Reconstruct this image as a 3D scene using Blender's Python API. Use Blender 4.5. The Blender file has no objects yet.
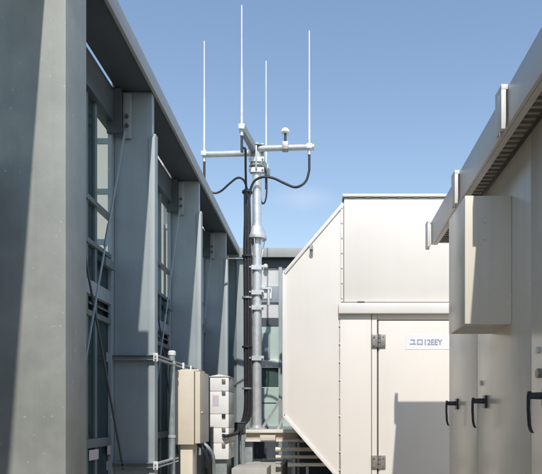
import bpy, bmesh, math, random
from mathutils import Vector, Matrix
random.seed(7)
R = math.radians
SC = bpy.context.scene
COL = SC.collection

# ------------------------------------------------------------------ camera
H = 1.5                      # eye height above the roof floor; heights below are given from eye level
F = 600.0                    # focal length in photo pixels (photo 542 wide)
cam_d = bpy.data.cameras.new('camera')
cam = bpy.data.objects.new('camera', cam_d)
COL.objects.link(cam)
cam.location = (0, 0, H)
cam.rotation_euler = (R(90), 0, 0)
cam_d.sensor_width = 36
cam_d.lens = 36 * F / 542
cam_d.shift_x = -51 / 542
cam_d.shift_y = 178 / 542
cam_d.clip_end = 20000
cam_d.clip_start = 0.05
SC.camera = cam

# ------------------------------------------------------------------ light
SUN_DIR = Vector((-0.080, 1.0, -1.083)).normalized()
elev = math.asin(-SUN_DIR.z)
world = bpy.data.worlds.new('World')
SC.world = world
world.use_nodes = True
nt = world.node_tree
bg = nt.nodes['Background']
sky = nt.nodes.new('ShaderNodeTexSky')
sky.sky_type = 'NISHITA'
sky.sun_disc = False
sky.sun_elevation = elev
sky.sun_rotation = math.atan2(-SUN_DIR.x, -SUN_DIR.y)
sky.altitude = 50
sky.air_density = 1.75
sky.dust_density = 0.3
sky.ozone_density = 3.4
# a few faint wisps of cloud mixed over the sky
tc = nt.nodes.new('ShaderNodeTexCoord')
mp = nt.nodes.new('ShaderNodeMapping'); mp.inputs['Scale'].default_value = (3.0, 3.0, 9.0)
mp.inputs['Location'].default_value = (0.35, 0.0, 0.2)
nz = nt.nodes.new('ShaderNodeTexNoise'); nz.inputs['Scale'].default_value = 1.6
nz.inputs['Detail'].default_value = 5; nz.inputs['Roughness'].default_value = 0.55
cr = nt.nodes.new('ShaderNodeValToRGB')
cr.color_ramp.elements[0].position = 0.80; cr.color_ramp.elements[0].color = (0, 0, 0, 1)
cr.color_ramp.elements[1].position = 0.97; cr.color_ramp.elements[1].color = (0.22, 0.22, 0.22, 1)
mx = nt.nodes.new('ShaderNodeMix'); mx.data_type = 'RGBA'
nt.links.new(tc.outputs['Generated'], mp.inputs['Vector'])
nt.links.new(mp.outputs['Vector'], nz.inputs['Vector'])
nt.links.new(nz.outputs['Fac'], cr.inputs['Fac'])
# one faint puff low in the sky, right of the mast
dv = nt.nodes.new('ShaderNodeVectorMath'); dv.operation = 'SUBTRACT'
dv.inputs[1].default_value = tuple(Vector((-0.030, 1.0, 0.360)).normalized())
ds = nt.nodes.new('ShaderNodeVectorMath'); ds.operation = 'MULTIPLY'; ds.inputs[1].default_value = (14, 1, 42)
dl = nt.nodes.new('ShaderNodeVectorMath'); dl.operation = 'LENGTH'
nt.links.new(tc.outputs['Generated'], dv.inputs[0]); nt.links.new(dv.outputs[0], ds.inputs[0]); nt.links.new(ds.outputs[0], dl.inputs[0])
pf = nt.nodes.new('ShaderNodeMapRange'); pf.interpolation_type = 'SMOOTHSTEP'
pf.inputs['From Min'].default_value = 1.0; pf.inputs['From Max'].default_value = 0.0
pf.inputs['To Min'].default_value = 0.0; pf.inputs['To Max'].default_value = 0.36
nt.links.new(dl.outputs['Value'], pf.inputs['Value'])
n9 = nt.nodes.new('ShaderNodeTexNoise'); n9.inputs['Scale'].default_value = 22; n9.inputs['Detail'].default_value = 5
nt.links.new(tc.outputs['Generated'], n9.inputs['Vector'])
pm = nt.nodes.new('ShaderNodeMath'); pm.operation = 'MULTIPLY'
nt.links.new(pf.outputs['Result'], pm.inputs[0]); nt.links.new(n9.outputs['Fac'], pm.inputs[1])
pa = nt.nodes.new('ShaderNodeMath'); pa.operation = 'ADD'; pa.use_clamp = True
nt.links.new(cr.outputs['Color'], pa.inputs[0]); nt.links.new(pm.outputs[0], pa.inputs[1])
nt.links.new(pa.outputs[0], mx.inputs['Factor'])
nt.links.new(sky.outputs['Color'], mx.inputs['A'])
mx.inputs['B'].default_value = (5.6, 6.2, 7.0, 1)
tint = nt.nodes.new('ShaderNodeMix'); tint.data_type = 'RGBA'; tint.blend_type = 'MULTIPLY'; tint.inputs['Factor'].default_value = 1
tint.inputs['B'].default_value = (1.06, 1.0, 1.03, 1)
nt.links.new(mx.outputs['Result'], tint.inputs['A'])
nt.links.new(tint.outputs['Result'], bg.inputs['Color'])
bg.inputs['Strength'].default_value = 0.124

sun_d = bpy.data.lights.new('sun', 'SUN')
sun_d.energy = 2.85
sun_d.angle = R(0.55)
sun_d.color = (1.0, 0.95, 0.88)
sun = bpy.data.objects.new('sun', sun_d)
COL.objects.link(sun)
sun.rotation_euler = SUN_DIR.to_track_quat('-Z', 'Y').to_euler()
sun.location = (2, -12, 14)

SC.view_settings.view_transform = 'Standard'
SC.view_settings.look = 'None'
SC.view_settings.exposure = 0.35
SC.view_settings.gamma = 1.0
SC.render.engine = 'CYCLES'
SC.cycles.max_bounces = 8
SC.cycles.transparent_max_bounces = 12

# ------------------------------------------------------------------ materials
def paint(name, col, rough=0.5, var=0.08, scale=3.0, bump=0.05, streak=0.0, metallic=0.0,
          speck=None, speck_scale=60, speck_lo=0.72, spec=0.5, dirt=None, dirt_amt=0.25, coat=0.0, bscale=90):
    m = bpy.data.materials.new(name); m.use_nodes = True
    t = m.node_tree; b = t.nodes['Principled BSDF']
    N = t.nodes.new; L = t.links.new
    tcn = N('ShaderNodeTexCoord')
    n1 = N('ShaderNodeTexNoise'); n1.inputs['Scale'].default_value = scale; n1.inputs['Detail'].default_value = 6
    n1.inputs['Roughness'].default_value = 0.6
    geo = N('ShaderNodeNewGeometry')
    L(geo.outputs['Position'], n1.inputs['Vector'])
    mr = N('ShaderNodeMapRange'); mr.inputs['From Min'].default_value = 0.3; mr.inputs['From Max'].default_value = 0.7
    mr.inputs['To Min'].default_value = 1 - var; mr.inputs['To Max'].default_value = 1 + var
    L(n1.outputs['Fac'], mr.inputs['Value'])
    mul = N('ShaderNodeMix'); mul.data_type = 'RGBA'; mul.blend_type = 'MULTIPLY'
    mul.inputs['Factor'].default_value = 1
    mul.inputs['A'].default_value = (*col, 1)
    L(mr.outputs['Result'], mul.inputs['B'])
    out = mul.outputs['Result']
    if streak or dirt:
        mp2 = N('ShaderNodeMapping'); mp2.inputs['Scale'].default_value = (9, 9, 0.45)
        L(geo.outputs['Position'], mp2.inputs['Vector'])
        n2 = N('ShaderNodeTexNoise'); n2.inputs['Scale'].default_value = 1.6; n2.inputs['Detail'].default_value = 7
        n2.inputs['Roughness'].default_value = 0.65
        L(mp2.outputs['Vector'], n2.inputs['Vector'])
        m2 = N('ShaderNodeMapRange'); m2.inputs['From Min'].default_value = 0.50; m2.inputs['From Max'].default_value = 0.78
        m2.inputs['To Min'].default_value = 0; m2.inputs['To Max'].default_value = dirt_amt if dirt else streak
        L(n2.outputs['Fac'], m2.inputs['Value'])
        mm = N('ShaderNodeMix'); mm.data_type = 'RGBA'
        L(m2.outputs['Result'], mm.inputs['Factor']); L(out, mm.inputs['A'])
        dc = dirt if dirt else tuple(c * 0.55 for c in col)
        mm.inputs['B'].default_value = (*dc, 1)
        out = mm.outputs['Result']
    if speck:
        vo = N('ShaderNodeTexNoise'); vo.inputs['Scale'].default_value = speck_scale; vo.inputs['Detail'].default_value = 2
        L(geo.outputs['Position'], vo.inputs['Vector'])
        m3 = N('ShaderNodeMapRange'); m3.inputs['From Min'].default_value = speck_lo; m3.inputs['From Max'].default_value = speck_lo + 0.06
        L(vo.outputs['Fac'], m3.inputs['Value'])
        ms = N('ShaderNodeMix'); ms.data_type = 'RGBA'
        L(m3.outputs['Result'], ms.inputs['Factor']); L(out, ms.inputs['A']); ms.inputs['B'].default_value = (*speck, 1)
        out = ms.outputs['Result']
    L(out, b.inputs['Base Color'])
    b.inputs['Metallic'].default_value = metallic
    b.inputs['Specular IOR Level'].default_value = spec
    rr = N('ShaderNodeMapRange'); rr.inputs['From Min'].default_value = 0.3; rr.inputs['From Max'].default_value = 0.7
    rr.inputs['To Min'].default_value = max(0.03, rough - 0.07); rr.inputs['To Max'].default_value = min(1, rough + 0.07)
    L(n1.outputs['Fac'], rr.inputs['Value']); L(rr.outputs['Result'], b.inputs['Roughness'])
    if coat: b.inputs['Coat Weight'].default_value = coat
    if bump:
        nb = N('ShaderNodeTexNoise'); nb.inputs['Scale'].default_value = bscale; nb.inputs['Detail'].default_value = 3 if bscale > 10 else 0.3
        L(geo.outputs['Position'], nb.inputs['Vector'])
        bp = N('ShaderNodeBump'); bp.inputs['Strength'].default_value = bump; bp.inputs['Distance'].default_value = 0.01
        L(nb.outputs['Fac'], bp.inputs['Height']); L(bp.outputs['Normal'], b.inputs['Normal'])
    return m

def glass(name, col, trans, rough=0.03):
    m = bpy.data.materials.new(name); m.use_nodes = True
    t = m.node_tree; t.nodes.clear(); N = t.nodes.new; L = t.links.new
    o = N('ShaderNodeOutputMaterial')
    tr = N('ShaderNodeBsdfTransparent'); tr.inputs['Color'].default_value = (*[min(1, c) for c in col], 1)
    gl = N('ShaderNodeBsdfGlossy'); gl.inputs['Roughness'].default_value = rough
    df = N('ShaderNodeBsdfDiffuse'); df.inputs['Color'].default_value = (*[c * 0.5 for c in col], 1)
    fr0 = N('ShaderNodeFresnel'); fr0.inputs['IOR'].default_value = 1.45
    gg = N('ShaderNodeNewGeometry')
    inv = N('ShaderNodeMath'); inv.operation = 'SUBTRACT'; inv.inputs[0].default_value = 1; L(gg.outputs['Backfacing'], inv.inputs[1])
    fr = N('ShaderNodeMath'); fr.operation = 'MULTIPLY'; L(fr0.outputs[0], fr.inputs[0]); L(inv.outputs[0], fr.inputs[1])
    m1 = N('ShaderNodeMixShader'); m1.inputs['Fac'].default_value = trans
    L(df.outputs[0], m1.inputs[1]); L(tr.outputs[0], m1.inputs[2])
    m2 = N('ShaderNodeMixShader'); L(fr.outputs[0], m2.inputs['Fac'])
    L(m1.outputs[0], m2.inputs[1]); L(gl.outputs[0], m2.inputs[2])
    L(m2.outputs[0], o.inputs['Surface'])
    return m

M = {}
M['steel'] = paint('grey steel paint', (0.34, 0.385, 0.395), 0.5, 0.10, 2.2, 0.10, streak=0.18,
                   speck=(0.55, 0.56, 0.54), speck_scale=38, speck_lo=0.71, spec=0.4)
M['steel_old'] = paint('weathered grey steel', (0.32, 0.333, 0.305), 0.55, 0.15, 4.0, 0.04, streak=0.22,
                       speck=(0.52, 0.53, 0.51), speck_scale=42, speck_lo=0.695, spec=0.35)
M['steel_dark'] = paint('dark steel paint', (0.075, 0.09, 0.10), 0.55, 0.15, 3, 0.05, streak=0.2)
M['coping'] = paint('coping paint', (0.36, 0.37, 0.355), 0.45, 0.08, 2, 0.05, streak=0.15)
M['frame'] = paint('window frame paint', (0.17, 0.21, 0.215), 0.4, 0.1, 4, 0.04)
M['transom'] = paint('pale transom paint', (0.34, 0.385, 0.41), 0.4, 0.1, 4, 0.04)
M['clear'] = glass('clear glass', (0.86, 0.92, 0.9), 0.95)
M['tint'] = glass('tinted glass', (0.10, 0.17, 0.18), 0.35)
M['mint'] = paint('pale green glass', (0.53, 0.66, 0.60), 0.12, 0.06, 3, 0.0, coat=0.5)
M['teal'] = paint('teal glass', (0.075, 0.13, 0.118), 0.08, 0.12, 4, 0.0, coat=0.5)
M['white_panel'] = paint('white panel', (0.68, 0.67, 0.66), 0.5, 0.05, 3, 0.02, streak=0.1)
M['cream'] = paint('cream paint', (0.80, 0.753, 0.685), 0.42, 0.02, 1.3, 0.22, dirt=(0.62, 0.57, 0.47), dirt_amt=0.10, bscale=2.6)
M['cream_trim'] = paint('cream trim paint', (0.80, 0.77, 0.72), 0.4, 0.03, 3, 0.03)
M['joint'] = paint('dark joint', (0.10, 0.095, 0.085), 0.8, 0.2, 20, 0.0)
M['cabinet'] = paint('cabinet paint', (0.84, 0.77, 0.64), 0.24, 0.03, 1.5, 0.0, dirt=(0.43, 0.39, 0.31), dirt_amt=0.22, spec=0.6, bscale=3.2)
M['cabinet_trim'] = paint('cabinet trim paint', (0.68, 0.655, 0.61), 0.35, 0.05, 3, 0.04, dirt=(0.36, 0.33, 0.28), dirt_amt=0.25)
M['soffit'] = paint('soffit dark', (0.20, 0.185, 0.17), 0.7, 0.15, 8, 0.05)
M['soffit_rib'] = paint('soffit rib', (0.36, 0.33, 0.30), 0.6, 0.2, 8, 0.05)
M['hinge'] = paint('steel hinge', (0.36, 0.34, 0.31), 0.42, 0.15, 30, 0.05, metallic=0.6)
M['galv'] = paint('galvanised pipe', (0.62, 0.645, 0.655), 0.45, 0.09, 14, 0.04, metallic=0.4, speck=(0.69, 0.715, 0.72), speck_scale=45, speck_lo=0.6)
M['galv_dark'] = paint('galvanised steel weathered', (0.36, 0.41, 0.41), 0.5, 0.18, 14, 0.06, metallic=0.4)
M['white'] = paint('white plastic', (0.80, 0.81, 0.80), 0.35, 0.04, 5, 0.02)
M['white_cab'] = paint('white cabinet paint', (0.86, 0.85, 0.82), 0.4, 0.03, 5, 0.03, dirt=(0.6, 0.57, 0.5), dirt_amt=0.2)
M['box_cream'] = paint('cream box paint', (0.74, 0.66, 0.53), 0.4, 0.04, 5, 0.03, dirt=(0.5, 0.44, 0.33), dirt_amt=0.2)
M['black'] = paint('black cable jacket', (0.028, 0.03, 0.033), 0.5, 0.2, 20, 0.05)
M['handle'] = paint('handle blue grey', (0.06, 0.072, 0.085), 0.3, 0.1, 20, 0.02, metallic=0.3)
M['sticker'] = paint('pale sticker', (0.62, 0.57, 0.60), 0.5, 0.05, 20, 0.0)
M['sign'] = paint('sign white', (0.86, 0.86, 0.87), 0.4, 0.02, 5, 0.0)
M['print'] = paint('sign print', (0.30, 0.33, 0.50), 0.6, 0.05, 10, 0.0)
M['floor'] = paint('roof floor coating', (0.36, 0.315, 0.245), 0.75, 0.15, 1.4, 0.15, speck=(0.2, 0.2, 0.19), speck_scale=16, speck_lo=0.62)
M['concrete'] = paint('concrete', (0.47, 0.46, 0.42), 0.85, 0.14, 6, 0.25)
M['pipe_cream'] = paint('cream pipe', (0.72, 0.66, 0.55), 0.45, 0.08, 8, 0.03)
M['rust'] = paint('faded primer', (0.50, 0.41, 0.34), 0.7, 0.2, 12, 0.06)
M['ground'] = paint('distant ground', (0.20, 0.20, 0.19), 0.9, 0.3, 0.02, 0.0)
M['rod'] = paint('weathered fibreglass', (0.58, 0.62, 0.66), 0.45, 0.08, 6, 0.02)
M['lamp_dome'] = paint('white dome', (0.85, 0.86, 0.84), 0.3, 0.02, 5, 0.0)

# ------------------------------------------------------------------ mesh helpers
class MB:
    def __init__(s): s.v = []; s.f = []
    def add(s, vs, fs):
        n = len(s.v); s.v += [tuple(v) for v in vs]; s.f += [tuple(i + n for i in f) for f in fs]; return s
    def box(s, x0, x1, y0, y1, z0, z1):
        x0, x1 = min(x0, x1), max(x0, x1); y0, y1 = min(y0, y1), max(y0, y1); z0, z1 = min(z0, z1), max(z0, z1)
        return s.add([(x0,y0,z0),(x1,y0,z0),(x1,y1,z0),(x0,y1,z0),(x0,y0,z1),(x1,y0,z1),(x1,y1,z1),(x0,y1,z1)],
                     [(0,3,2,1),(4,5,6,7),(0,1,5,4),(1,2,6,5),(2,3,7,6),(3,0,4,7)])
    def prism_y(s, pts, y0, y1):          # polygon in XZ extruded along Y
        n = len(pts)
        vs = [(x, y0, z) for x, z in pts] + [(x, y1, z) for x, z in pts]
        fs = [tuple(range(n)), tuple(range(2*n-1, n-1, -1))] + [(i, i+n, (i+1) % n + n, (i+1) % n) for i in range(n)]
        return s.add(vs, fs)
    def prism_x(s, pts, x0, x1):          # polygon in YZ extruded along X
        n = len(pts)
        vs = [(x0, y, z) for y, z in pts] + [(x1, y, z) for y, z in pts]
        fs = [tuple(range(n)), tuple(range(2*n-1, n-1, -1))] + [(i, i+n, (i+1) % n + n, (i+1) % n) for i in range(n)]
        return s.add(vs, fs)
    def rings(s, rings, cap=True):
        n = len(rings[0]); vs = [p for r in rings for p in r]; fs = []
        for k in range(len(rings) - 1):
            for i in range(n):
                j = (i + 1) % n
                fs.append((k*n+i, k*n+j, (k+1)*n+j, (k+1)*n+i))
        if cap:
            fs.append(tuple(range(n-1, -1, -1))); m = (len(rings)-1)*n; fs.append(tuple(range(m, m+n)))
        return s.add(vs, fs)
    def lathe(s, base, axis, prof, n=16):  # prof: list of (t along axis, radius)
        base = Vector(base); a = Vector(axis).normalized()
        u = a.orthogonal().normalized(); w = a.cross(u)
        return s.rings([[base + a*t + (u*math.cos(2*math.pi*i/n) + w*math.sin(2*math.pi*i/n))*r for i in range(n)] for t, r in prof])
    def cyl(s, p0, p1, r0, r1=None, n=16):
        p0, p1 = Vector(p0), Vector(p1)
        return s.lathe(p0, p1 - p0, [(0, r0), ((p1-p0).length, r0 if r1 is None else r1)], n)
    def bar(s, p0, p1, w, h):              # square bar between two points
        p0, p1 = Vector(p0), Vector(p1); a = (p1-p0).normalized()
        up = Vector((0,0,1)) if abs(a.z) < 0.95 else Vector((0,1,0))
        u = a.cross(up).normalized(); v = u.cross(a)
        c = [(-1,-1),(1,-1),(1,1),(-1,1)]
        return s.rings([[p + u*(i*w/2) + v*(j*h/2) for i, j in c] for p in (p0, p1)])
    def tube(s, pts, r, n=8, sub=6):
        P = [Vector(p) for p in pts]
        Q = []
        for i in range(len(P)-1):
            p0 = P[i-1] if i else P[0]*2 - P[1]
            p3 = P[i+2] if i+2 < len(P) else P[-1]*2 - P[-2]
            p1, p2 = P[i], P[i+1]
            for k in range(sub):
                t = k/sub
                Q.append(0.5*((2*p1) + (p2-p0)*t + (2*p0-5*p1+4*p2-p3)*t*t + (3*p1-p0-3*p2+p3)*t**3))
        Q.append(P[-1])
        rr = []; u = None
        for i, q in enumerate(Q):
            a = (Q[min(i+1, len(Q)-1)] - Q[max(i-1, 0)]).normalized()
            if u is None: u = a.orthogonal().normalized()
            u = (u - a*u.dot(a)).normalized(); w = a.cross(u)
            rr.append([q + (u*math.cos(2*math.pi*k/n) + w*math.sin(2*math.pi*k/n))*r for k in range(n)])
        return s.rings(rr)
    def build(s, name, mat, parent=None, bevel=0.0, label=None, kind=None, smooth=True):
        off = Vector((0,0,-H))
        p = parent
        while p is not None:
            off += p.location; p = p.parent
        # bodies are written in eye-level coordinates; objects sit at their own centre
        c = Vector((0,0,0))
        for v in s.v: c += Vector(v)
        c /= max(1, len(s.v))
        me = bpy.data.meshes.new(name)
        me.from_pydata([Vector(v) - c for v in s.v], [], s.f)
        bm = bmesh.new(); bm.from_mesh(me)
        bmesh.ops.recalc_face_normals(bm, faces=bm.faces)
        if bevel:
            es = [e for e in bm.edges if len(e.link_faces) == 2 and e.calc_face_angle(0) > 0.6]
            bmesh.ops.bevel(bm, geom=es, offset=bevel, segments=2, profile=0.6, affect='EDGES', clamp_overlap=True)
        bm.to_mesh(me); bm.free()
        if smooth:
            me.shade_smooth(); me.set_sharp_from_angle(angle=R(35))
        me.materials.append(mat)
        o = bpy.data.objects.new(name, me); COL.objects.link(o)
        o.location = c - off
        if parent is not None: o.parent = parent
        if label: o['label'] = label
        if kind: o['kind'] = kind
        return o

def B(*a): return MB().box(*a)

def tag(o, label, cat, group=None):
    o['label'] = label; o['category'] = cat
    if group: o['group'] = group
    return o

def thing(name, label, cat, loc, group=None):
    o = bpy.data.objects.new(name, None); COL.objects.link(o)
    o.empty_display_size = 0.1
    o.location = (loc[0], loc[1], loc[2] + H)
    return tag(o, label, cat, group)

def clone(o, parent, delta=(0,0,0)):
    c = o.copy(); COL.objects.link(c); c.parent = parent
    if parent is not None and o.parent is not parent and o.parent is not None:
        c.location = o.location
    c.location = c.location + Vector(delta)
    return c

def clone_tree(o, parent, delta):
    c = clone(o, parent, delta)
    for ch in list(o.children):
        k = ch.copy(); COL.objects.link(k); k.parent = c
    return c

FL = -H                                   # roof floor level, from the eye

# ------------------------------------------------------------------ setting
g = B(-6000, 6000, -6000, 6000, -31, -30).build('ground', M['ground'], kind='structure', smooth=False)
f = B(-2.0, 9, -8.3, 10.75, FL - 28.4, FL).build('roof_floor', M['floor'], kind='structure', smooth=False)

# a pale neighbouring office block that shows in slivers through the glazing
ob = thing('office_building', 'pale office block seen in slivers through the glazing of the steel wall', 'building', (-30, 100, -30))
M_OB = paint('pale render', (0.56, 0.50, 0.46), 0.8, 0.05, 0.2, 0.0)
M_OW = paint('office window', (0.10, 0.13, 0.15), 0.15, 0.1, 0.3, 0.0)
for (xa, xb, zt) in ((-40, -26.4, 50), (-26, -17.5, 31)):
    B(xa, xb, 100, 125, -30, zt).build('wall', M_OB, ob)
    z = -22
    while z < zt - 3.5:
        B(xa + 0.8, xb - 0.8, 99.9, 99.98, z, z + 0.9).build('window_band', M_OW, ob); z += 8.4
    B(xa, xb, 99.7, 125.2, zt + 0.01, zt + 0.8).build('parapet', M_OB, ob)

# ------------------------------------------------------------------ screen wall down the left side
wall = thing('screen_wall', 'long grey steel screen wall with tall columns and glazing, running down the left', 'wall', (-1.7, 3.0, FL))
XC = -1.41                                # coping edge towards the walkway
ZC0, ZC1 = 2.735, 2.865
XW = -1.80                                # plane of the glazing
YE = 10.40                                # end of the run
# coping: one length of fascia with a top sheet
cm = B(XC - 0.03, XC, -6, YE + 0.02, ZC0, ZC1)
cm.build('coping', M['coping'], wall, 0.006)
B(-1.735, XC - 0.032, -6, YE + 0.3, ZC1 - 0.05, ZC1 - 0.012).build('coping_sheet', M['coping'], wall)
COLS = [-1.9, 3.14, 5.10, 7.04, 9.02]
# soffit in two strips with an open slit between them, blanked at each column
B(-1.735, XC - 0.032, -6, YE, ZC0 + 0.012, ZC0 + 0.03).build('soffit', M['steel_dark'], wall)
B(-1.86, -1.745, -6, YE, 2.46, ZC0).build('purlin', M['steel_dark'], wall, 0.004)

def column(y, xr, depth, ztop_flange, first=False):
    if first:
        c = MB().box(-1.78, xr, y, y + depth, FL, 2.54).build('column', M['steel_old'], wall, 0.012)
        return c
    web = MB().box(-1.765, -1.445, y, y + 0.07, FL, ZC0 + 0.01).build('column', M['steel'], wall, 0.004)
    fl = MB().prism_x([(y - 0.012, FL), (y - 0.012, ztop_flange - 0.05), (y + 0.02, ztop_flange), (y + 0.085, ztop_flange), (y + 0.085, FL)],
                      -1.47, -1.418).build('flange', M['steel'], web, 0.004)
    back = B(-1.80, -1.768, y - 0.06, y + 0.12, FL, ZC0).build('rear_flange', M['steel'], web, 0.003)
    return web
colm = {}
for i, y in enumerate(COLS):
    colm[i] = column(y, -1.34, 0.28, 2.40, first=(i < 2))

B(-1.475, -1.30, YE - 0.045, YE + 0.12, FL, 2.70).build('corner_panel', M['steel'], wall, 0.004)
B(-1.86, -1.478, YE - 0.02, YE + 0.09, FL, 2.70).build('closing_panel', M['frame'], wall)

# slit blanks and gussets at the columns, braces in each bay
def bay(y0, y1, i):
    # y0 far face of near column, y1 front face of far column
    L = y1 - y0
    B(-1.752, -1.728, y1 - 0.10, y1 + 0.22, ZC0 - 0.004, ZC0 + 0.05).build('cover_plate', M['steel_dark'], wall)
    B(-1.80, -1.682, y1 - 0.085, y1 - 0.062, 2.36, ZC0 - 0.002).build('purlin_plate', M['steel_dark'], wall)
    g = B(-1.68, -1.615, y1 - 0.035, y1 - 0.005, 2.34, 2.72).build('gusset', M['steel'], wall, 0.004)
    for dz in (2.44, 2.52):
        MB().cyl((-1.645, y1 - 0.055, dz), (-1.645, y1 - 0.034, dz), 0.015, n=8).build('bolt', M['steel_dark'], g)
    br = MB().cyl((-1.66, y1 - 0.05, 2.38), (-1.66, y0 + 0.02, FL + 0.05), 0.0085, n=8).build('brace_rod', M['steel'], wall)
    p0, p1 = Vector((-1.66, y1 - 0.05, 2.38)), Vector((-1.66, y0 + 0.02, FL + 0.05))
    tq = random.uniform(0.2, 0.42); a = p0.lerp(p1, tq); b = p0.lerp(p1, tq + 0.05)
    MB().cyl(a, b, 0.014, n=8).build('turnbuckle', M['steel'], br)
    br2 = MB().cyl((-1.69, y0 + 0.05, 2.70), (-1.69, y1 + 0.0, -0.46), 0.009, n=8).build('brace_rod', M['steel_dark'], wall)
    # glazing grid
    ys = [y0 - 0.02, y0 + 0.46*L, y0 + 0.68*L, y0 + 0.79*L, y1 + 0.06]
    zs = [-1.05, -0.22, 0.78, 0.98, 1.33, 1.66, 2.50]
    for k, y in enumerate(ys):
        w = 0.022 if 0 < k < len(ys)-1 else 0.03
        B(XW - 0.014, XW + 0.014, y - w, y + w, FL, 2.47).build('mullion', M['frame'], wall, 0.003)
    for k, z in enumerate(zs[:-1]):
        t = {0: 0.03, 1: 0.035, 2: 0.02, 3: 0.055, 4: 0.018, 5: 0.02}[k]
        B(XW - 0.012, XW + 0.03, ys[0] + 0.034, ys[-1] - 0.034, z - t, z + t).build('transom', M['transom' if k == 3 else 'frame'], wall, 0.003)
    for a in range(len(ys)-1):
        for c in range(len(zs)-1):
            ya, yb = ys[a] + 0.012, ys[a+1] - 0.012
            za, zb = zs[c] + 0.005, zs[c+1] - 0.005
            if c == 2:
                # louvre strip: blades
                for q in range(3):
                    zz = za + (q + 0.5) * (zb - za) / 3
                    MB().prism_y([(XW-0.03, zz+0.02), (XW+0.022, zz-0.022), (XW+0.022, zz-0.028), (XW-0.03, zz+0.014)], ya+0.012, yb-0.012).build('louvre_blade', M['frame'], wall)
                continue
            mat = 'clear' if c >= 4 and (a == 3 or (a == 2 and i > 1)) else 'tint'
            B(XW - 0.008, XW - 0.002, ya, yb, za, zb).build('pane', M[mat], wall)
    B(XW - 0.03, XW + 0.02, ys[0], ys[-1], FL, -1.09).build('base_panel', M['frame'], wall)
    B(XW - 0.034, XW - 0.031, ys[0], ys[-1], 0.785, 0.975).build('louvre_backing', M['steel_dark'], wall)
    # latch bracket on the sash
    B(XW + 0.032, XW + 0.075, y1 - 0.30, y1 - 0.10, 1.20, 1.27).build('sash_stay', M['frame'], wall, 0.004)
    if i == 1:
        B(XW + 0.0205, XW + 0.024, y1 - 0.52, y1 - 0.33, -0.35, -0.27).build('notice_sticker', M['sticker'], wall)
        B(XW + 0.0205, XW + 0.024, y1 - 0.13, y1 - 0.0, -0.33, -0.25).build('notice_sticker', M['sticker'], wall)
bay(-1.62, 3.14, 0)
bay(3.42, 5.10, 1)
bay(5.18, 7.04, 2)
bay(7.12, 9.02, 3)
bay(9.10, 10.34, 4)

# ------------------------------------------------------------------ end screen wall, across the far end
ew = thing('screen_wall', 'far glazed screen wall behind the mast, pale green panes under a grey coping', 'wall', (1.0, YE, FL))
EX0, EX1 = -1.28, 7.5
B(-2.0, EX1, YE - 0.145, YE - 0.115, 2.70, 2.86).build('coping', M['coping'], ew, 0.005)
B(-2.0, EX1, YE - 0.112, YE + 0.3, 2.80, 2.845).build('coping_sheet', M['coping'], ew)
B(EX0, EX1, YE - 0.01, YE + 0.10, 2.56, 2.795).build('head_beam', M['steel_dark'], ew)
B(EX0, EX1, YE - 0.005, YE + 0.09, 1.95, 2.235).build('spandrel_beam', M['transom'], ew, 0.004)
B(EX0, EX1, YE - 0.03, YE + 0.08, 0.83, 0.955).build('transom', M['cream_trim'], ew, 0.004)
B(EX0, EX1, YE - 0.02, YE + 0.08, -0.30, -0.20).build('transom', M['transom'], ew, 0.004)
B(EX0, EX1, YE - 0.005, YE + 0.10, FL, -0.305).build('base_panel', M['steel_dark'], ew)  # dark paint stands in for the shade under the air hood
xs = [EX0, -0.72, 0.5, 1.7, 2.9, 4.1, 5.3, 6.5, EX1]
for k, x in enumerate(xs):
    w = 0.035 if k != 1 else 0.03
    B(x - w, x + w, YE - 0.04, YE + 0.1, FL, 2.555).build('mullion', M['steel'], ew, 0.004)
for k in range(len(xs)-1):
    xa, xb = xs[k] + 0.036, xs[k+1] - 0.036
    B(xa, xb, YE + 0.03, YE + 0.045, 2.24, 2.555).build('upper_pane', M['white_panel'], ew)
    B(xa, xb, YE + 0.03, YE + 0.045, 1.69, 1.945).build('blind_panel', M['white_panel'], ew)
    B(xa, xb, YE + 0.02, YE + 0.07, 1.545, 1.685).build('louvre_box', M['steel_dark'], ew)
    B(xa, xb, YE + 0.03, YE + 0.045, 0.96, 1.54).build('pane', M['mint'], ew)
    B(xa, xb, YE + 0.03, YE + 0.045, 0.48, 0.825).build('pane', M['teal'], ew)
    B(xa, xb, YE + 0.03, YE + 0.045, -0.195, 0.475).build('pane', M['mint'], ew)
    B(xa, xb, YE + 0.02, YE + 0.028, 0.205, 0.22).build('glazing_bar', M['frame'], ew)
B(-1.04, -0.90, YE - 0.03, YE + 0.02, 0.97, 1.42).build('shutter_panel', M['steel'], ew, 0.004)
B(-1.06, -0.98, YE - 0.06, YE - 0.012, 2.05, 2.22).build('bracket', M['white'], ew, 0.006)
MB().lathe((-0.97, YE - 0.05, 2.60), (0, 0, -1), [(0, 0.03), (0.03, 0.045), (0.06, 0.04), (0.075, 0.01)], 12).build('fixture', M['white'], ew)

# ------------------------------------------------------------------ unseen rear wall, added behind the camera to cut low sky fill
rw = thing('screen_wall', 'unseen grey screen wall added behind the camera to block low sky light', 'wall', (1.0, -8.0, FL))
B(-2.0, 8, -8.1, -8.0, FL, 2.7).build('wall_panel', M['frame'], rw)
B(-2.0, 8, -8.2, -7.9, 2.705, 2.86).build('coping', M['coping'], rw, 0.005)

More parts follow.
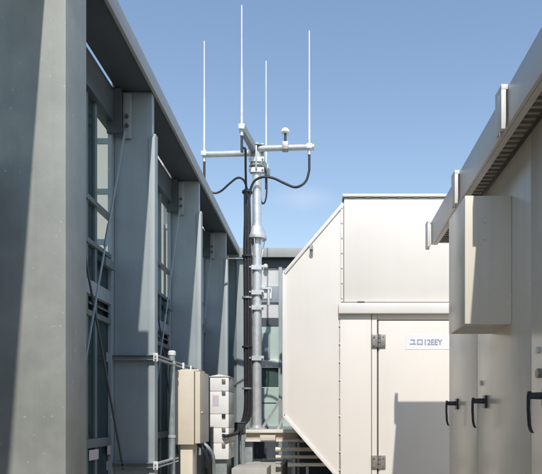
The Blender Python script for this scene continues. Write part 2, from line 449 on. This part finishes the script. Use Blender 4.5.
# ------------------------------------------------------------------ plant enclosure (cream) with chamfered hood
YF = 6.0
def px(p): return (p - 322) / 100.0
def pz(p): return (415 - p) / 100.0
pe = thing('plant_enclosure', 'large cream steel plant enclosure with a hinged door and an angular air hood', 'plant enclosure', (1.2, 7.5, FL))
PX1 = 2.7
B(px(343), PX1, YF + 0.012, 9.6, FL, 2.17).build('carcass', M['joint'], pe)
up = B(px(344), PX1 + 0.01, YF, 9.6, pz(302), pz(198)).build('upper_panel', M['cream'], pe, 0.006)
B(px(342.5), PX1 + 0.03, YF - 0.025, 9.63, pz(197.2), pz(194.5)).build('roof_trim', M['cream_trim'], pe, 0.006)
cl = MB()
for q in range(7):
    x = px(352 + q*16); cl.box(x - 0.03, x + 0.03, YF - 0.012, YF - 0.001, pz(198.3), pz(197.3))
cl.build('roof_clips', M['hinge'], pe, kind='stuff')
B(px(338.5), PX1 + 0.02, YF - 0.055, YF - 0.001, pz(314.2), pz(303.5)).build('canopy_beam', M['cream_trim'], pe, 0.008)
B(px(357), px(364), YF - 0.058, YF - 0.0535, pz(303.6), pz(302.4)).build('stamp_mark', M['joint'], pe)
B(px(340.5), px(371.2), YF, YF + 0.05, FL, pz(314)).build('side_panel', M['cream'], pe, 0.004)
B(px(371.8), px(377.0), YF + 0.001, YF + 0.05, FL, pz(314)).build('door_frame', M['cream'], pe, 0.004)
B(px(377.0)+0.002, PX1, YF + 0.001, YF + 0.05, pz(319.6), pz(314)).build('door_frame', M['cream'], pe, 0.004)
door = B(px(378.4), px(464), YF - 0.006, YF + 0.045, FL + 0.1, pz(320.8)).build('door', M['cream'], pe, 0.006)
B(px(466), PX1, YF, YF + 0.05, FL, pz(320)).build('side_panel', M['cream'], pe, 0.004)
for zc in (pz(341), pz(462)):
    hg = MB().box(px(371.8), px(377.6), YF - 0.018, YF - 0.002, zc - 0.065, zc + 0.065).box(px(380.2), px(385.4), YF - 0.024, YF - 0.0075, zc - 0.065, zc + 0.065).build('hinge', M['hinge'], door, 0.003)
    kb = MB()
    for dz in (-0.045, 0.0, 0.045):
        kb.cyl((px(378.9), YF - 0.022, zc + dz - 0.019), (px(378.9), YF - 0.022, zc + dz + 0.019), 0.013, n=10)
    kb.build('hinge_knuckle', M['hinge'], door)
    sc = MB()
    for dx in (374.0, 383.2):
        for dz in (-0.042, 0.042):
            sc.cyl((px(dx), YF - 0.03, zc + dz), (px(dx), YF - 0.015, zc + dz), 0.009, n=8)
    sc.build('hinge_screws', M['hinge'], door, kind='stuff')
sg = B(px(405.5), px(462), YF - 0.0085, YF - 0.0065, pz(349.5), pz(334.5)).build('door_sign', M['sign'], door)
# bolts along the joints
def bolts(name, pts, r, parent, mat='hinge'):
    m = MB()
    for (x, y, z) in pts: m.cyl((x, y, z), (x, y - 0.012, z), r, r*0.8, n=6)
    m.build(name, M[mat], parent, kind='stuff')
# hood: trapezoid air plenum on the enclosure's left flank
hp = [(px(342.3), pz(203.5)), (px(282.8), pz(273)), (px(282.8), pz(416)), (px(340), pz(481.5))]
hood = MB().prism_y(hp, YF + 0.004, 9.1).build('air_hood', M['cream'], pe, 0.006)
def strip(p, q, w, y0, y1, out=0.004):
    (x0, z0), (x1, z1) = p, q
    d = Vector((x1-x0, 0, z1-z0)).normalized(); n = Vector((d.z, 0, -d.x))
    a, b = Vector((x0, 0, z0)), Vector((x1, 0, z1))
    c = sum((Vector((u, 0, v)) for u, v in hp), Vector()) / 4
    if (c - a).dot(n) < 0: n = -n
    pts = [a - n*out, b - n*out, b + n*w, a + n*w]
    return [(v.x, v.z) for v in pts]
for k in range(3):
    MB().prism_y(strip(hp[k], hp[k+1], 0.026, 0, 0), YF - 0.012, YF + 0.0035).build('hood_rim', M['cream_trim'], hood, 0.003)
B(px(340.6), px(343.4), YF - 0.010, YF + 0.0035, pz(302), pz(203)).build('seam_cover', M['cream_trim'], hood, 0.002)
bolts('seam_bolts', [(px(342), YF - 0.010, pz(y)) for y in range(208, 302, 15)] + [(px(339.6), YF - 0.0, pz(y)) for y in range(326, 480, 18)], 0.008, hood, 'cream_trim')
MB().box(px(310), px(313), YF - 0.05, YF + 0.003, pz(250), pz(246)).cyl((px(311.5), YF - 0.05, pz(249)), (px(311.5), YF - 0.065, pz(249)), 0.02, n=10).build('lifting_lug', M['hinge'], hood)
B(px(339.2), px(339.9), YF + 0.002, YF + 0.012, FL, pz(319)).build('joint_strip', M['hinge'], pe)

# lettering on the sign
def text(body, size, loc, parent, mat, sx=1.0):
    cu = bpy.data.curves.new('sign_text', 'FONT'); cu.body = body; cu.size = size; cu.extrude = 0.0006; cu.offset = 0.0022
    cu.align_x = 'LEFT'; cu.space_character = 1.0
    o = bpy.data.objects.new('tmp', cu); COL.objects.link(o)
    dg = bpy.context.evaluated_depsgraph_get(); dg.update()
    me = bpy.data.meshes.new_from_object(o.evaluated_get(dg))
    bpy.data.objects.remove(o)
    me.transform(Matrix.Rotation(R(90), 4, 'X') @ Matrix.Diagonal((sx, 1, 1, 1)))
    me.materials.clear(); me.materials.append(mat)
    t = bpy.data.objects.new('sign_text', me); COL.objects.link(t)
    return t
tx = text('ユロ12EEY', 0.078, None, None, M['print'], 0.92)
tx.parent = pe
tx.location = Vector((px(409), YF - 0.0095, pz(345.0) + H)) - pe.location

# ------------------------------------------------------------------ equipment cabinets on the right
XR = 1.0
ec = thing('equipment_cabinet', 'row of beige steel equipment cabinets with lever handles down the right side', 'cabinet', (1.6, 1.5, FL))
YC = 4.72
B(XR + 0.02, 2.3, -3, YC - 0.004, FL, 1.35).build('carcass', M['joint'], ec)
B(XR + 0.004, 2.3, YC - 0.003, YC, FL, 1.35).build('end_panel', M['cabinet'], ec)
seams = [YC, 3.865, 2.87, 1.87, 0.87, -0.13, -1.2, -3.0]
HY = [(4.43, 4.40), (3.66, 3.63), (2.67, 2.64), (1.67, 1.64), (0.67, 0.64)]
def lever(y, parent):
    z = 0.085
    rose = MB().box(XR - 0.014, XR - 0.0005, y - 0.032, y + 0.032, z - 0.045, z + 0.035).build('handle_plate', M['handle'], parent, 0.004)
    h = MB()
    h.cyl((XR - 0.012, y, z), (XR - 0.082, y, z), 0.017, 0.015, n=12)
    h.build('handle', M['handle'], parent)
    l = MB()
    rows = []
    for t, dx, w in [(0.0, 0.0, 0.019), (0.12, 0.004, 0.017), (0.45, 0.004, 0.0135), (0.8, 0.0, 0.012), (0.93, -0.006, 0.012), (1.0, -0.014, 0.009)]:
        zc = z + 0.02 - t * 0.185; xc = XR - 0.078 - dx
        rows.append([(xc + 0.008*math.cos(a), y + w*math.sin(a), zc) for a in [k*math.pi/5 for k in range(10)]])
    l.rings(rows).build('handle', M['handle'], parent)
for k in range(len(seams)-1):
    y1, y0 = seams[k], seams[k+1]
    d = B(XR, XR + 0.03, y0 + 0.0035, y1 - (0.0035 if k else 0.0), FL + 0.12, 1.352).build('door', M['cabinet'], ec, 0.004)
    if k < 5: lever({0: 4.43, 1: 3.66, 2: 2.67, 3: 1.67, 4: 0.67}[k], d)
    if k in (1, 2):
        MB().cyl((XR + 0.001, y1 - 0.09, 0.20 if k == 1 else 0.30), (XR - 0.006, y1 - 0.09, 0.20 if k == 1 else 0.30), 0.016, n=14).build('key_cover', M['white'], d)
    if k == 2:
        MB().cyl((XR + 0.001, y1 - 0.13, 0.19), (XR - 0.02, y1 - 0.13, 0.19), 0.022, n=14).build('lock', M['hinge'], d)
B(XR + 0.01, 2.3, -3, YC - 0.01, FL, FL + 0.115).build('plinth', M['concrete'], ec)
# roof, fascia and vented soffit
XF = 0.857
B(XF, XF + 0.018, -3, YC, 1.337, 1.517).build('fascia', M['cabinet_trim'], ec, 0.004)
B(XF + 0.019, XF + 0.05, -3, YC - 0.002, 1.337, 1.347).build('fascia_lip', M['cabinet_trim'], ec)
B(XF + 0.019, 2.35, -3, YC, 1.49, 1.514).build('roof_sheet', M['cabinet_trim'], ec)
B(XF + 0.019, XR + 0.02, YC - 0.016, YC - 0.001, 1.352, 1.488).build('end_cap', M['cabinet_trim'], ec)
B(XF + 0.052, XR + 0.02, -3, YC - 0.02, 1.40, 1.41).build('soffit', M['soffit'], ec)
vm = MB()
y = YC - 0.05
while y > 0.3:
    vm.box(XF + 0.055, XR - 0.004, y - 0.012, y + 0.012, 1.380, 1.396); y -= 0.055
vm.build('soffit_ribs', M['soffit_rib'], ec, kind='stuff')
for yk in (4.69, 3.73, 2.76, 1.79, 0.82):
    z0, z1 = 1.318, 1.5235
    c = MB()
    c.box(XF - 0.032, XF - 0.010, yk, yk + 0.022, z0, z1 - 0.024)       # front lip, walkway edge
    c.box(XF - 0.032, XF - 0.002, yk, yk + 0.10, z1 - 0.0235, z1)       # cap
    c.box(XF - 0.032, XF - 0.025, yk + 0.0225, yk + 0.10, z0, z1 - 0.024) # outer web
    c.box(XF - 0.0245, XF - 0.002, yk + 0.085, yk + 0.10, z0, z1 - 0.024) # back
    c.build('fascia_clip', M['cream_trim'], ec, 0.002)
# small louvred weather hood fixed to the second door
HX, HY0, HY1 = 0.753, 3.16, 3.56
vh = MB().box(HX, XR - 0.001, HY0, HY0 + 0.014, 0.48, 1.155).box(HX, HX + 0.012, HY0 + 0.0145, HY1, 0.48, 1.155).box(HX + 0.0125, XR - 0.001, HY1 - 0.012, HY1, 0.48, 1.155).box(HX + 0.0125, XR - 0.001, HY0 + 0.0145, HY1 - 0.0125, 1.143, 1.155).build('weather_hood', M['cabinet'], ec, 0.003)
sl = MB()
for q in range(8):
    yy = HY0 + 0.03 + q*0.045
    sl.box(HX + 0.014, XR - 0.002, yy, yy + 0.026, 0.482, 0.49)
sl.build('hood_grille', M['cabinet_trim'], vh)
sb = MB()
for zq in (1.02, 0.93):
    sb.cyl((0.855, 3.1605, zq), (0.855, 3.153, zq), 0.008, n=8)
sb.build('hood_screws', M['white'], vh, kind='stuff')

# ------------------------------------------------------------------ antenna mast
MX, MY = -0.867, 8.0
def at(p, q, Y): return Vector(((p - 322) * Y / F, Y, (415 - q) * Y / F))
mast = thing('antenna_mast', 'galvanised tubular antenna mast with a crossarm head and flared collar', 'mast', (MX, MY, -0.19))
MB().cyl((MX, MY, -0.18), (MX, MY, 2.40), 0.064, n=24).build('mast_pipe', M['galv'], mast)
MB().cyl((MX, MY, 2.40), (MX, MY, 3.56), 0.060, n=24).build('mast_pipe', M['galv'], mast)
MB().lathe((MX, MY, 2.34), (0,0,1), [(0,0.13),(0.035,0.132),(0.036,0.126),(0.16,0.088),(0.161,0.068),(0.20,0.066)], 24).build('collar', M['galv'], mast)
gs = MB()
for k in range(6):
    a = k*math.pi/3 + 0.3
    u = Vector((math.cos(a), math.sin(a), 0)); 
    p = Vector((MX, MY, 0)) + u*0.06
    gs.bar(p + Vector((0,0,2.10)), p + u*0.045 + Vector((0,0,2.335)), 0.012, 0.02)
gs.build('collar_gusset', M['galv'], mast)
MB().lathe((MX, MY, -0.19), (0,0,1), [(0,0.13),(0.02,0.13),(0.021,0.075),(0.05,0.07)], 20).build('base_flange', M['galv'], mast)
def uclamp(z, r=0.085):
    c = MB().box(MX - 0.10, MX + 0.10, MY - 0.085, MY - 0.066, z - 0.03, z + 0.03)
    for sx in (-0.082, 0.082):
        c.cyl((MX + sx, MY - 0.12, z), (MX + sx, MY + 0.06, z), 0.008, n=8)
        c.cyl((MX + sx, MY - 0.10, z), (MX + sx, MY - 0.0855, z), 0.015, n=6)
    c.build('u_clamp', M['galv'], mast)
for z in (1.95, 1.62, 1.42, 0.75): uclamp(z)
B(MX + 0.07, MX + 0.20, MY - 0.05, MY + 0.03, 1.54, 1.69).build('side_bracket', M['white'], mast, 0.006)
MB().box(MX + 0.07, MX + 0.19, MY - 0.09, MY - 0.052, 1.66, 1.69).cyl((MX + 0.16, MY - 0.07, 1.45), (MX + 0.16, MY - 0.07, 1.66), 0.02, n=10).build('bracket_arm', M['galv'], mast)
# head: saddle plates, three arms
hd = MB().box(MX - 0.09, MX + 0.09, MY - 0.012, MY + 0.012, 3.22, 3.62).box(MX - 0.012, MX + 0.012, MY - 0.11, MY - 0.0125, 3.24, 3.55)
hd.lathe((MX, MY, 3.56), (0,0,1), [(0,0.12),(0.018,0.12)], 20)
hd.lathe((MX, MY, 3.30), (0,0,1), [(0,0.105),(0.018,0.105)], 20)
hd.build('head_plates', M['galv_dark'], mast, 0.002)
for z in (3.24, 3.38): uclamp(z)
la = at(203, 154.5, 8.05); lb = at(251, 153.2, 7.93)
MB().cyl(la, lb, 0.038, n=16).build('crossarm', M['galv'], mast)
ra = at(259, 148.6, 7.95); rb = at(314.5, 147, 7.84)
MB().cyl(ra, rb, 0.038, n=16).build('crossarm', M['galv'], mast)
fa = Vector((-0.992, 7.44, 3.56)); fb = Vector((MX + 0.09, 8.62, 3.47))
MB().bar(fa, fb, 0.07, 0.10).build('crossarm', M['galv_dark'], mast, 0.004)

def whip(base, top, label, ring):
    t = thing('whip_antenna', label, 'antenna', base, 'whip antennas on the mast head')
    b, e = Vector(base), Vector(top)
    MB().cyl(b - Vector((0,0,0.10)), b + Vector((0,0,0.20)), 0.022, n=12).build('antenna_base', M['galv'], t)
    MB().lathe(b + Vector((0,0,0.20)), (0,0,1), [(0,0.022),(0.02,0.016),(0.55,0.0125),(0.56,0.0105),((e-b).z-0.21,0.0095),((e-b).z-0.2,0.005)], 10).build('antenna_rod', M['rod'], t)
    MB().cyl(b - Vector((0,0,0.30)), b - Vector((0,0,0.10)), 0.016, n=10).build('connector', M['black'], t)
    c = MB().box(b.x - 0.035, b.x + 0.035, b.y - 0.05, b.y - 0.02, b.z + ring - 0.03, b.z + ring + 0.03)
    c.build('antenna_clamp', M['galv'], t, 0.003)
    return t
la2 = at(204.3, 154.5, 8.0); ra2 = at(309.3, 147.2, 7.80)
whip((la2.x, la2.y, la2.z), (la2.x, la2.y, 4.99), 'white whip antenna at the left end of the crossarm, above the wall coping', 0.0)
whip((-0.992, 7.42, 3.55), (-0.992, 7.42, 5.07), 'tallest white whip antenna, at the near end of the arm pointing forward', 0.0)
whip((MX + 0.075, 8.50, 3.50), (MX + 0.075, 8.50, 5.02), 'shorter white whip antenna rising directly behind the mast head', 0.0)
whip((ra2.x, ra2.y, ra2.z), (ra2.x, ra2.y, 5.0), 'white whip antenna at the right end of the crossarm, over a drooping cable', 0.0)

gp = at(285.3, 143, 7.86)
gps = thing('satellite_receiver', 'small white mushroom-shaped receiver on a stem above the right crossarm', 'receiver', (gp.x, gp.y, gp.z))
MB().box(gp.x - 0.04, gp.x + 0.04, gp.y - 0.055, gp.y + 0.05, gp.z - 0.10, gp.z + 0.0).build('receiver_clamp', M['hinge'], gps, 0.004)
MB().cyl((gp.x, gp.y, gp.z), (gp.x, gp.y, gp.z + 0.135), 0.017, n=12).build('stem', M['handle'], gps)
MB().lathe((gp.x, gp.y, gp.z + 0.125), (0,0,1), [(0,0.02),(0.004,0.05),(0.012,0.058),(0.03,0.057),(0.052,0.046),(0.068,0.028),(0.075,0.006)], 18).build('dome', M['lamp_dome'], gps)

# ------------------------------------------------------------------ cables
cb = thing('cable_bundle', 'thick bundle of black cables strapped down the left side of the mast', 'cables', (MX - 0.13, MY - 0.05, -0.2))
for k, (dx, dy, r) in enumerate([(0,0,0.022),(0.035,0.02,0.02),(-0.035,0.015,0.02),(0.015,-0.035,0.02),(-0.02,-0.03,0.018),(0.045,-0.02,0.017)]):
    bx, by = MX - 0.125, MY - 0.055
    pts = [(bx+dx*0.7-0.005, by+dy, 2.98), (bx+dx*0.8+0.002, by+dy, 2.6), (bx+dx+0.0, by+dy, 2.2), (bx+dx+0.004, by+dy, 1.7), (bx+dx+0.006, by+dy, 1.0), (bx+dx+0.01, by+dy, 0.45), (bx+dx+0.01, by+dy, 0.12),
           (bx+dx-0.02, by+dy, -0.06), (bx+dx*0.5-0.10, by+dy-0.03, -0.17+dx*0.6), (bx-0.20, by+dy-0.06, -0.19+dx*0.5)]
    MB().tube(pts, r, 8, 5).build('cable', M['black'], cb)
for z in (2.95, 2.1, 1.55, 0.9, 0.35):
    MB().lathe((MX - 0.123, MY - 0.057, z - 0.012), (0,0,1), [(0,0.07),(0.024,0.07)], 14).build('strap', M['galv_dark'] if z in (0.35, 1.55) else M['black'], cb)
def cable(pts, r, label):
    o = MB().tube(pts, r, 8, 8).build('antenna_cable', M['black'])
    tag(o, label, 'cable'); return o
j = Vector((MX - 0.125, MY - 0.06, 2.98))
cable([at(247.5,196,7.93), at(246.5,187,7.93), at(243,179.5,7.95), at(237,178,8.0), at(229,184,8.02), at(221,191,8.05), at(214,193,8.05), at(208,189,8.05), at(205,181,8.02), at(204.3,175,8.0)], 0.014,
      'black cable looping from the mast down behind the wall coping on the left')
cable([at(249.5,197,7.93), at(251,188,7.9), at(255,180.5,7.88), at(263,177,7.86), at(273,178,7.85), at(284,183,7.83), at(294,187,7.82), at(301,185.5,7.8), at(306.5,180,7.8), at(309.1,171,7.8)], 0.016,
      'black cable drooping from the mast to the right end antenna')
cable([at(246.8,197,7.9), at(246,185,7.86), at(245.6,165,7.6), at(245.5,150,7.48), at(243.2,148,7.42)], 0.015,
      'black cable running straight up to the forward antenna')
cable([at(264,166,8.3), at(266,172,8.25), at(266.8,188,8.2), at(265.8,199,8.15), at(263.5,203.5,8.1), at(261.2,201,8.06), at(260.3,192,8.05)], 0.012,
      'thin dark cable hanging in a loop right of the mast top')

# ------------------------------------------------------------------ rails, post and boxes on the left
def strut(p0, p1, lx):
    """slotted channel from p0 to p1"""
    m = MB(); p0, p1 = Vector(p0), Vector(p1); h = 0.021; t = 0.004
    if lx:   # along X, open towards the camera
        m.box(p0.x, p1.x, p0.y + 0.034, p0.y + 0.038, p0.z - h, p0.z + h)
        m.box(p0.x, p1.x, p0.y, p0.y + 0.0335, p0.z + h - t, p0.z + h)
        m.box(p0.x, p1.x, p0.y, p0.y + 0.0335, p0.z - h, p0.z - h + t)
    else:    # along Y, open towards the walkway, slots through the web
        m.box(p0.x - 0.038, p0.x, p0.y, p1.y, p0.z + h - t, p0.z + h)
        m.box(p0.x - 0.038, p0.x, p0.y, p1.y, p0.z - h, p0.z - h + t)
        y = p0.y
        while y < p1.y - 0.02:
            m.box(p0.x - 0.038, p0.x - 0.034, y, min(y + 0.06, p1.y), p0.z - h + t + 0.0005, p0.z + h - t - 0.0005); y += 0.10
        m.box(p0.x - 0.004, p0.x + 0.0, p0.y, p1.y, p0.z + h - t - 0.009, p0.z + h - t - 0.0005)
        m.box(p0.x - 0.004, p0.x + 0.0, p0.y, p1.y, p0.z - h + t + 0.0005, p0.z - h + t + 0.009)
    return m
def rail(z, ylen, where):
    t = thing('strut_rail', where, 'rail', (-1.45, 5.05, z))
    strut((-1.86 + 0.02, 5.046, z), (-1.415, 5.046, z), True).build('cross_channel', M['galv_dark'], t)
    strut((-1.375, 5.03, z), (-1.375, ylen, z), False).build('long_channel', M['galv'], t)
    MB().box(-1.4135, -1.376, 5.028, 5.034, z - 0.035, z + 0.035).build('end_plate', M['white'], t)
    MB().box(-1.845, -1.80, 5.02, 5.044, z - 0.04, z + 0.04).build('end_clamp', M['galv'], t, 0.004)
    c = MB()
    for dz in (-0.012, 0.012): c.cyl((-1.395, 5.029, z+dz), (-1.395, 5.014, z+dz), 0.009, n=6)
    c.build('rail_bolts', M['galv'], t, kind='stuff')
    for yy in (5.9, 6.25):
        if yy < ylen: MB().box(-1.374, -1.358, yy, yy + 0.04, z - 0.03, z + 0.03).build('rail_clip', M['white'], t, 0.003)
rail(0.485, 7.0, 'slotted galvanised rail clamped across the column, level with the cream box top')
rail(-0.425, 5.75, 'slotted galvanised rail clamped across the column low down near the picture foot')

pt = thing('conduit_post', 'upright galvanised pipe with a white cap standing before the cream box', 'post', (-1.395, 5.58, FL))
MB().cyl((-1.395, 5.58, FL + 0.01), (-1.395, 5.58, 0.565), 0.030, n=18).build('pipe', M['galv_dark'], pt)
MB().lathe((-1.395, 5.58, 0.555), (0,0,1), [(0,0.036),(0.03,0.036),(0.042,0.026)], 18).build('cap', M['white'], pt)
MB().box(-1.46, -1.33, 5.53, 5.63, FL, FL + 0.01).build('foot_plate', M['galv_dark'], pt)
for z in (0.485, -0.2):
    MB().lathe((-1.395, 5.58, z - 0.012), (0,0,1), [(0,0.035),(0.024,0.035)], 18).build('pipe_clip', M['galv'], pt)

cbx = thing('control_box', 'cream wall box with its door facing the walkway, on a cream cable duct', 'electrical box', (-1.3, 5.95, FL))
MB().box(-1.405, -1.228, 5.75, 6.2, -0.285, 0.43).build('box_body', M['box_cream'], cbx, 0.006)
cd = MB().box(-1.222, -1.172, 5.765, 6.215, -0.275, 0.42).build('box_door', M['box_cream'], cbx, 0.006)
MB().cyl((-1.1715, 5.84, 0.02), (-1.155, 5.84, 0.02), 0.016, n=12).build('door_latch', M['hinge'], cd)
B(-1.2275, -1.2225, 5.762, 6.19, -0.27, 0.415).build('gasket', M['joint'], cbx)
MB().box(-1.37, -1.25, 5.80, 6.0, FL, -0.2865).build('cable_duct', M['box_cream'], cbx, 0.006)
MB().box(-1.41, -1.20, 5.85, 6.15, 0.4305, 0.445).build('top_flange', M['box_cream'], cbx)
for k, pts in enumerate([[(-1.22,5.9,-0.285),(-1.16,5.88,-0.34),(-1.12,5.92,-0.46),(-1.12,6.0,-0.62),(-1.14,6.1,-0.9)],
                         [(-1.19,6.0,-0.275),(-1.13,5.98,-0.33),(-1.09,6.02,-0.42),(-1.10,6.1,-0.6),(-1.1,6.2,-0.95)],
                         [(-1.20,6.1,-0.275),(-1.16,6.1,-0.42),(-1.17,6.12,-0.6),(-1.12,6.25,-0.8),(-1.1,6.3,-1.0)]]):
    MB().tube(pts, 0.017, 8, 5).build('flex_conduit', M['black'] if k != 1 else M['galv_dark'], cbx)

wb = thing('louvred_cabinet', 'tall white wall cabinet in stacked sections with dark latches, left of the mast', 'cabinet', (-1.14, 6.9, FL))
X0, X1, Y0, Y1 = -1.255, -1.045, 6.72, 7.16
zz = [0.425, 0.265, 0.01, -0.145, -0.315, -0.50]
B(X0 + 0.008, X1 - 0.008, Y0 + 0.008, Y1, -0.49, 0.415).build('carcass', M['hinge'], wb)
for k in range(5):
    MB().box(X0 + (0.0 if k < 3 else 0.03), X1, Y0, Y1, zz[k+1] + 0.0018, zz[k] - 0.0018).build('section', M['white_cab'], wb, 0.006)
for k, z in enumerate([0.39, 0.262, 0.0, -0.15, -0.33]):
    MB().box(X1 - 0.075, X1 - 0.035, Y0 - 0.022, Y0 - 0.0005, z - 0.028, z + 0.012).build('latch', M['hinge'] if k != 2 else M['black'], wb, 0.003)
MB().prism_y([(X0-0.01, 0.426), (X1+0.012, 0.426), (X1+0.012, 0.432), ((X0+X1)/2, 0.455), (X0-0.01, 0.432)], Y0 - 0.01, Y1).build('top_cover', M['white_cab'], wb, 0.003)
B(X0 + 0.03, X0 + 0.10, Y0 - 0.002, Y0 - 0.0005, 0.10, 0.22).build('label_plate', M['sticker'], wb)
MB().box(X0 + 0.05, X1 - 0.03, Y0 + 0.05, Y1 - 0.05, FL, -0.5005).build('leg', M['galv_dark'], wb)
cable([(X1 - 0.06, Y0 - 0.02, -0.23), (X1 - 0.01, Y0 - 0.05, -0.235), (X1 + 0.05, Y0 + 0.2, -0.215), (-1.05, 7.45, -0.20), (-1.06, 7.62, -0.2)], 0.02,
      'short black cable from the white cabinet to the dark junction box')

jb = thing('junction_box', 'dark square junction box where the cable bundle turns, below the mast', 'electrical box', (-1.08, 7.72, -0.3))
MB().box(-1.13, -1.0, 7.62, 7.86, -0.255, -0.105).build('box_body', M['black'], jb, 0.006)
MB().box(-1.14, -0.99, 7.61, 7.87, -0.1045, -0.095).build('lid', M['steel_dark'], jb, 0.003)
MB().box(-1.08, -1.04, 7.70, 7.76, FL, -0.2555).build('stand', M['galv_dark'], jb)

# ------------------------------------------------------------------ mast support frame, plinth and pipes at its foot
sf = thing('support_frame', 'pale steel support frame under the mast foot, with diagonal stays', 'frame', (-0.75, 8.0, FL))
B(-1.02, -0.30, 7.86, 8.14, -0.235, -0.192).build('top_beam', M['cream_trim'], sf, 0.004)
B(-1.00, -0.32, 7.92, 8.08, -0.32, -0.237).build('beam_web', M['rust'], sf)
B(-1.02, -0.30, 7.86, 8.14, -0.352, -0.322).build('bottom_beam', M['cream_trim'], sf, 0.004)
for x in (-0.97, -0.4):
    B(x - 0.05, x + 0.05, 7.93, 8.07, -0.83, -0.353).build('stub_post', M['galv_dark'], sf, 0.004)
MB().bar((MX + 0.30, 8.25, 0.22), (MX + 0.06, 8.02, -0.19), 0.02, 0.03).build('stay', M['galv'], sf)
MB().bar((MX + 0.42, 8.0, 0.10), (MX + 0.28, 7.95, -0.19), 0.02, 0.03).build('stay', M['galv'], sf)
B(-0.80, -0.60, 7.72, 7.84, -0.33, -0.262).build('packing_block', M['pipe_cream'], sf, 0.006)
tag(B(-1.0, -0.49, 7.35, 8.6, FL, -0.63).build('concrete_plinth', M['concrete'], None, 0.012), 'pale concrete plinth block at the foot of the mast frame', 'plinth')
tag(B(-1.02, -0.62, 6.75, 7.3, FL, -0.60).build('concrete_plinth', M['concrete'], None, 0.012), 'lower concrete plinth between the white cabinet and the pipes', 'plinth')

def pipe(y, z, x0, r, label, mat):
    t = thing('service_pipe', label, 'pipe', (x0, y, FL), 'pipes running under the air hood')
    # meets the hood's lower chamfer
    xc = hp[2][0] + (hp[2][1] - z) / (hp[2][1] - hp[3][1]) * (hp[3][0] - hp[2][0]) + 0.02
    MB().cyl((x0 + 0.05, y, z), (xc, y, z), r, n=14).build('pipe_run', M[mat], t)
    MB().cyl((x0 + 0.015, y, z), (x0 + 0.055, y, z), r*1.2, n=14).build('end_cap', M[mat], t)
    MB().box(x0 + 0.22, x0 + 0.25, y - 0.02, y + 0.02, FL, z - r).build('pipe_stand', M['galv_dark'], t)
    MB().cyl((x0 + 0.16, y, z), (x0 + 0.19, y, z), r*1.25, n=14).build('coupling', M['galv'], t)
pipe(7.95, -0.345, -0.55, 0.022, 'cream service pipe nearest the mast frame, uppermost of the pipes under the hood', 'pipe_cream')
pipe(7.55, -0.435, -0.60, 0.026, 'cream service pipe second from the top under the hood', 'pipe_cream')
pipe(7.20, -0.505, -0.57, 0.020, 'thin cream service pipe third from the top under the hood', 'pipe_cream')
pipe(6.75, -0.56, -0.40, 0.020, 'white service pipe lowest and nearest under the hood', 'white')
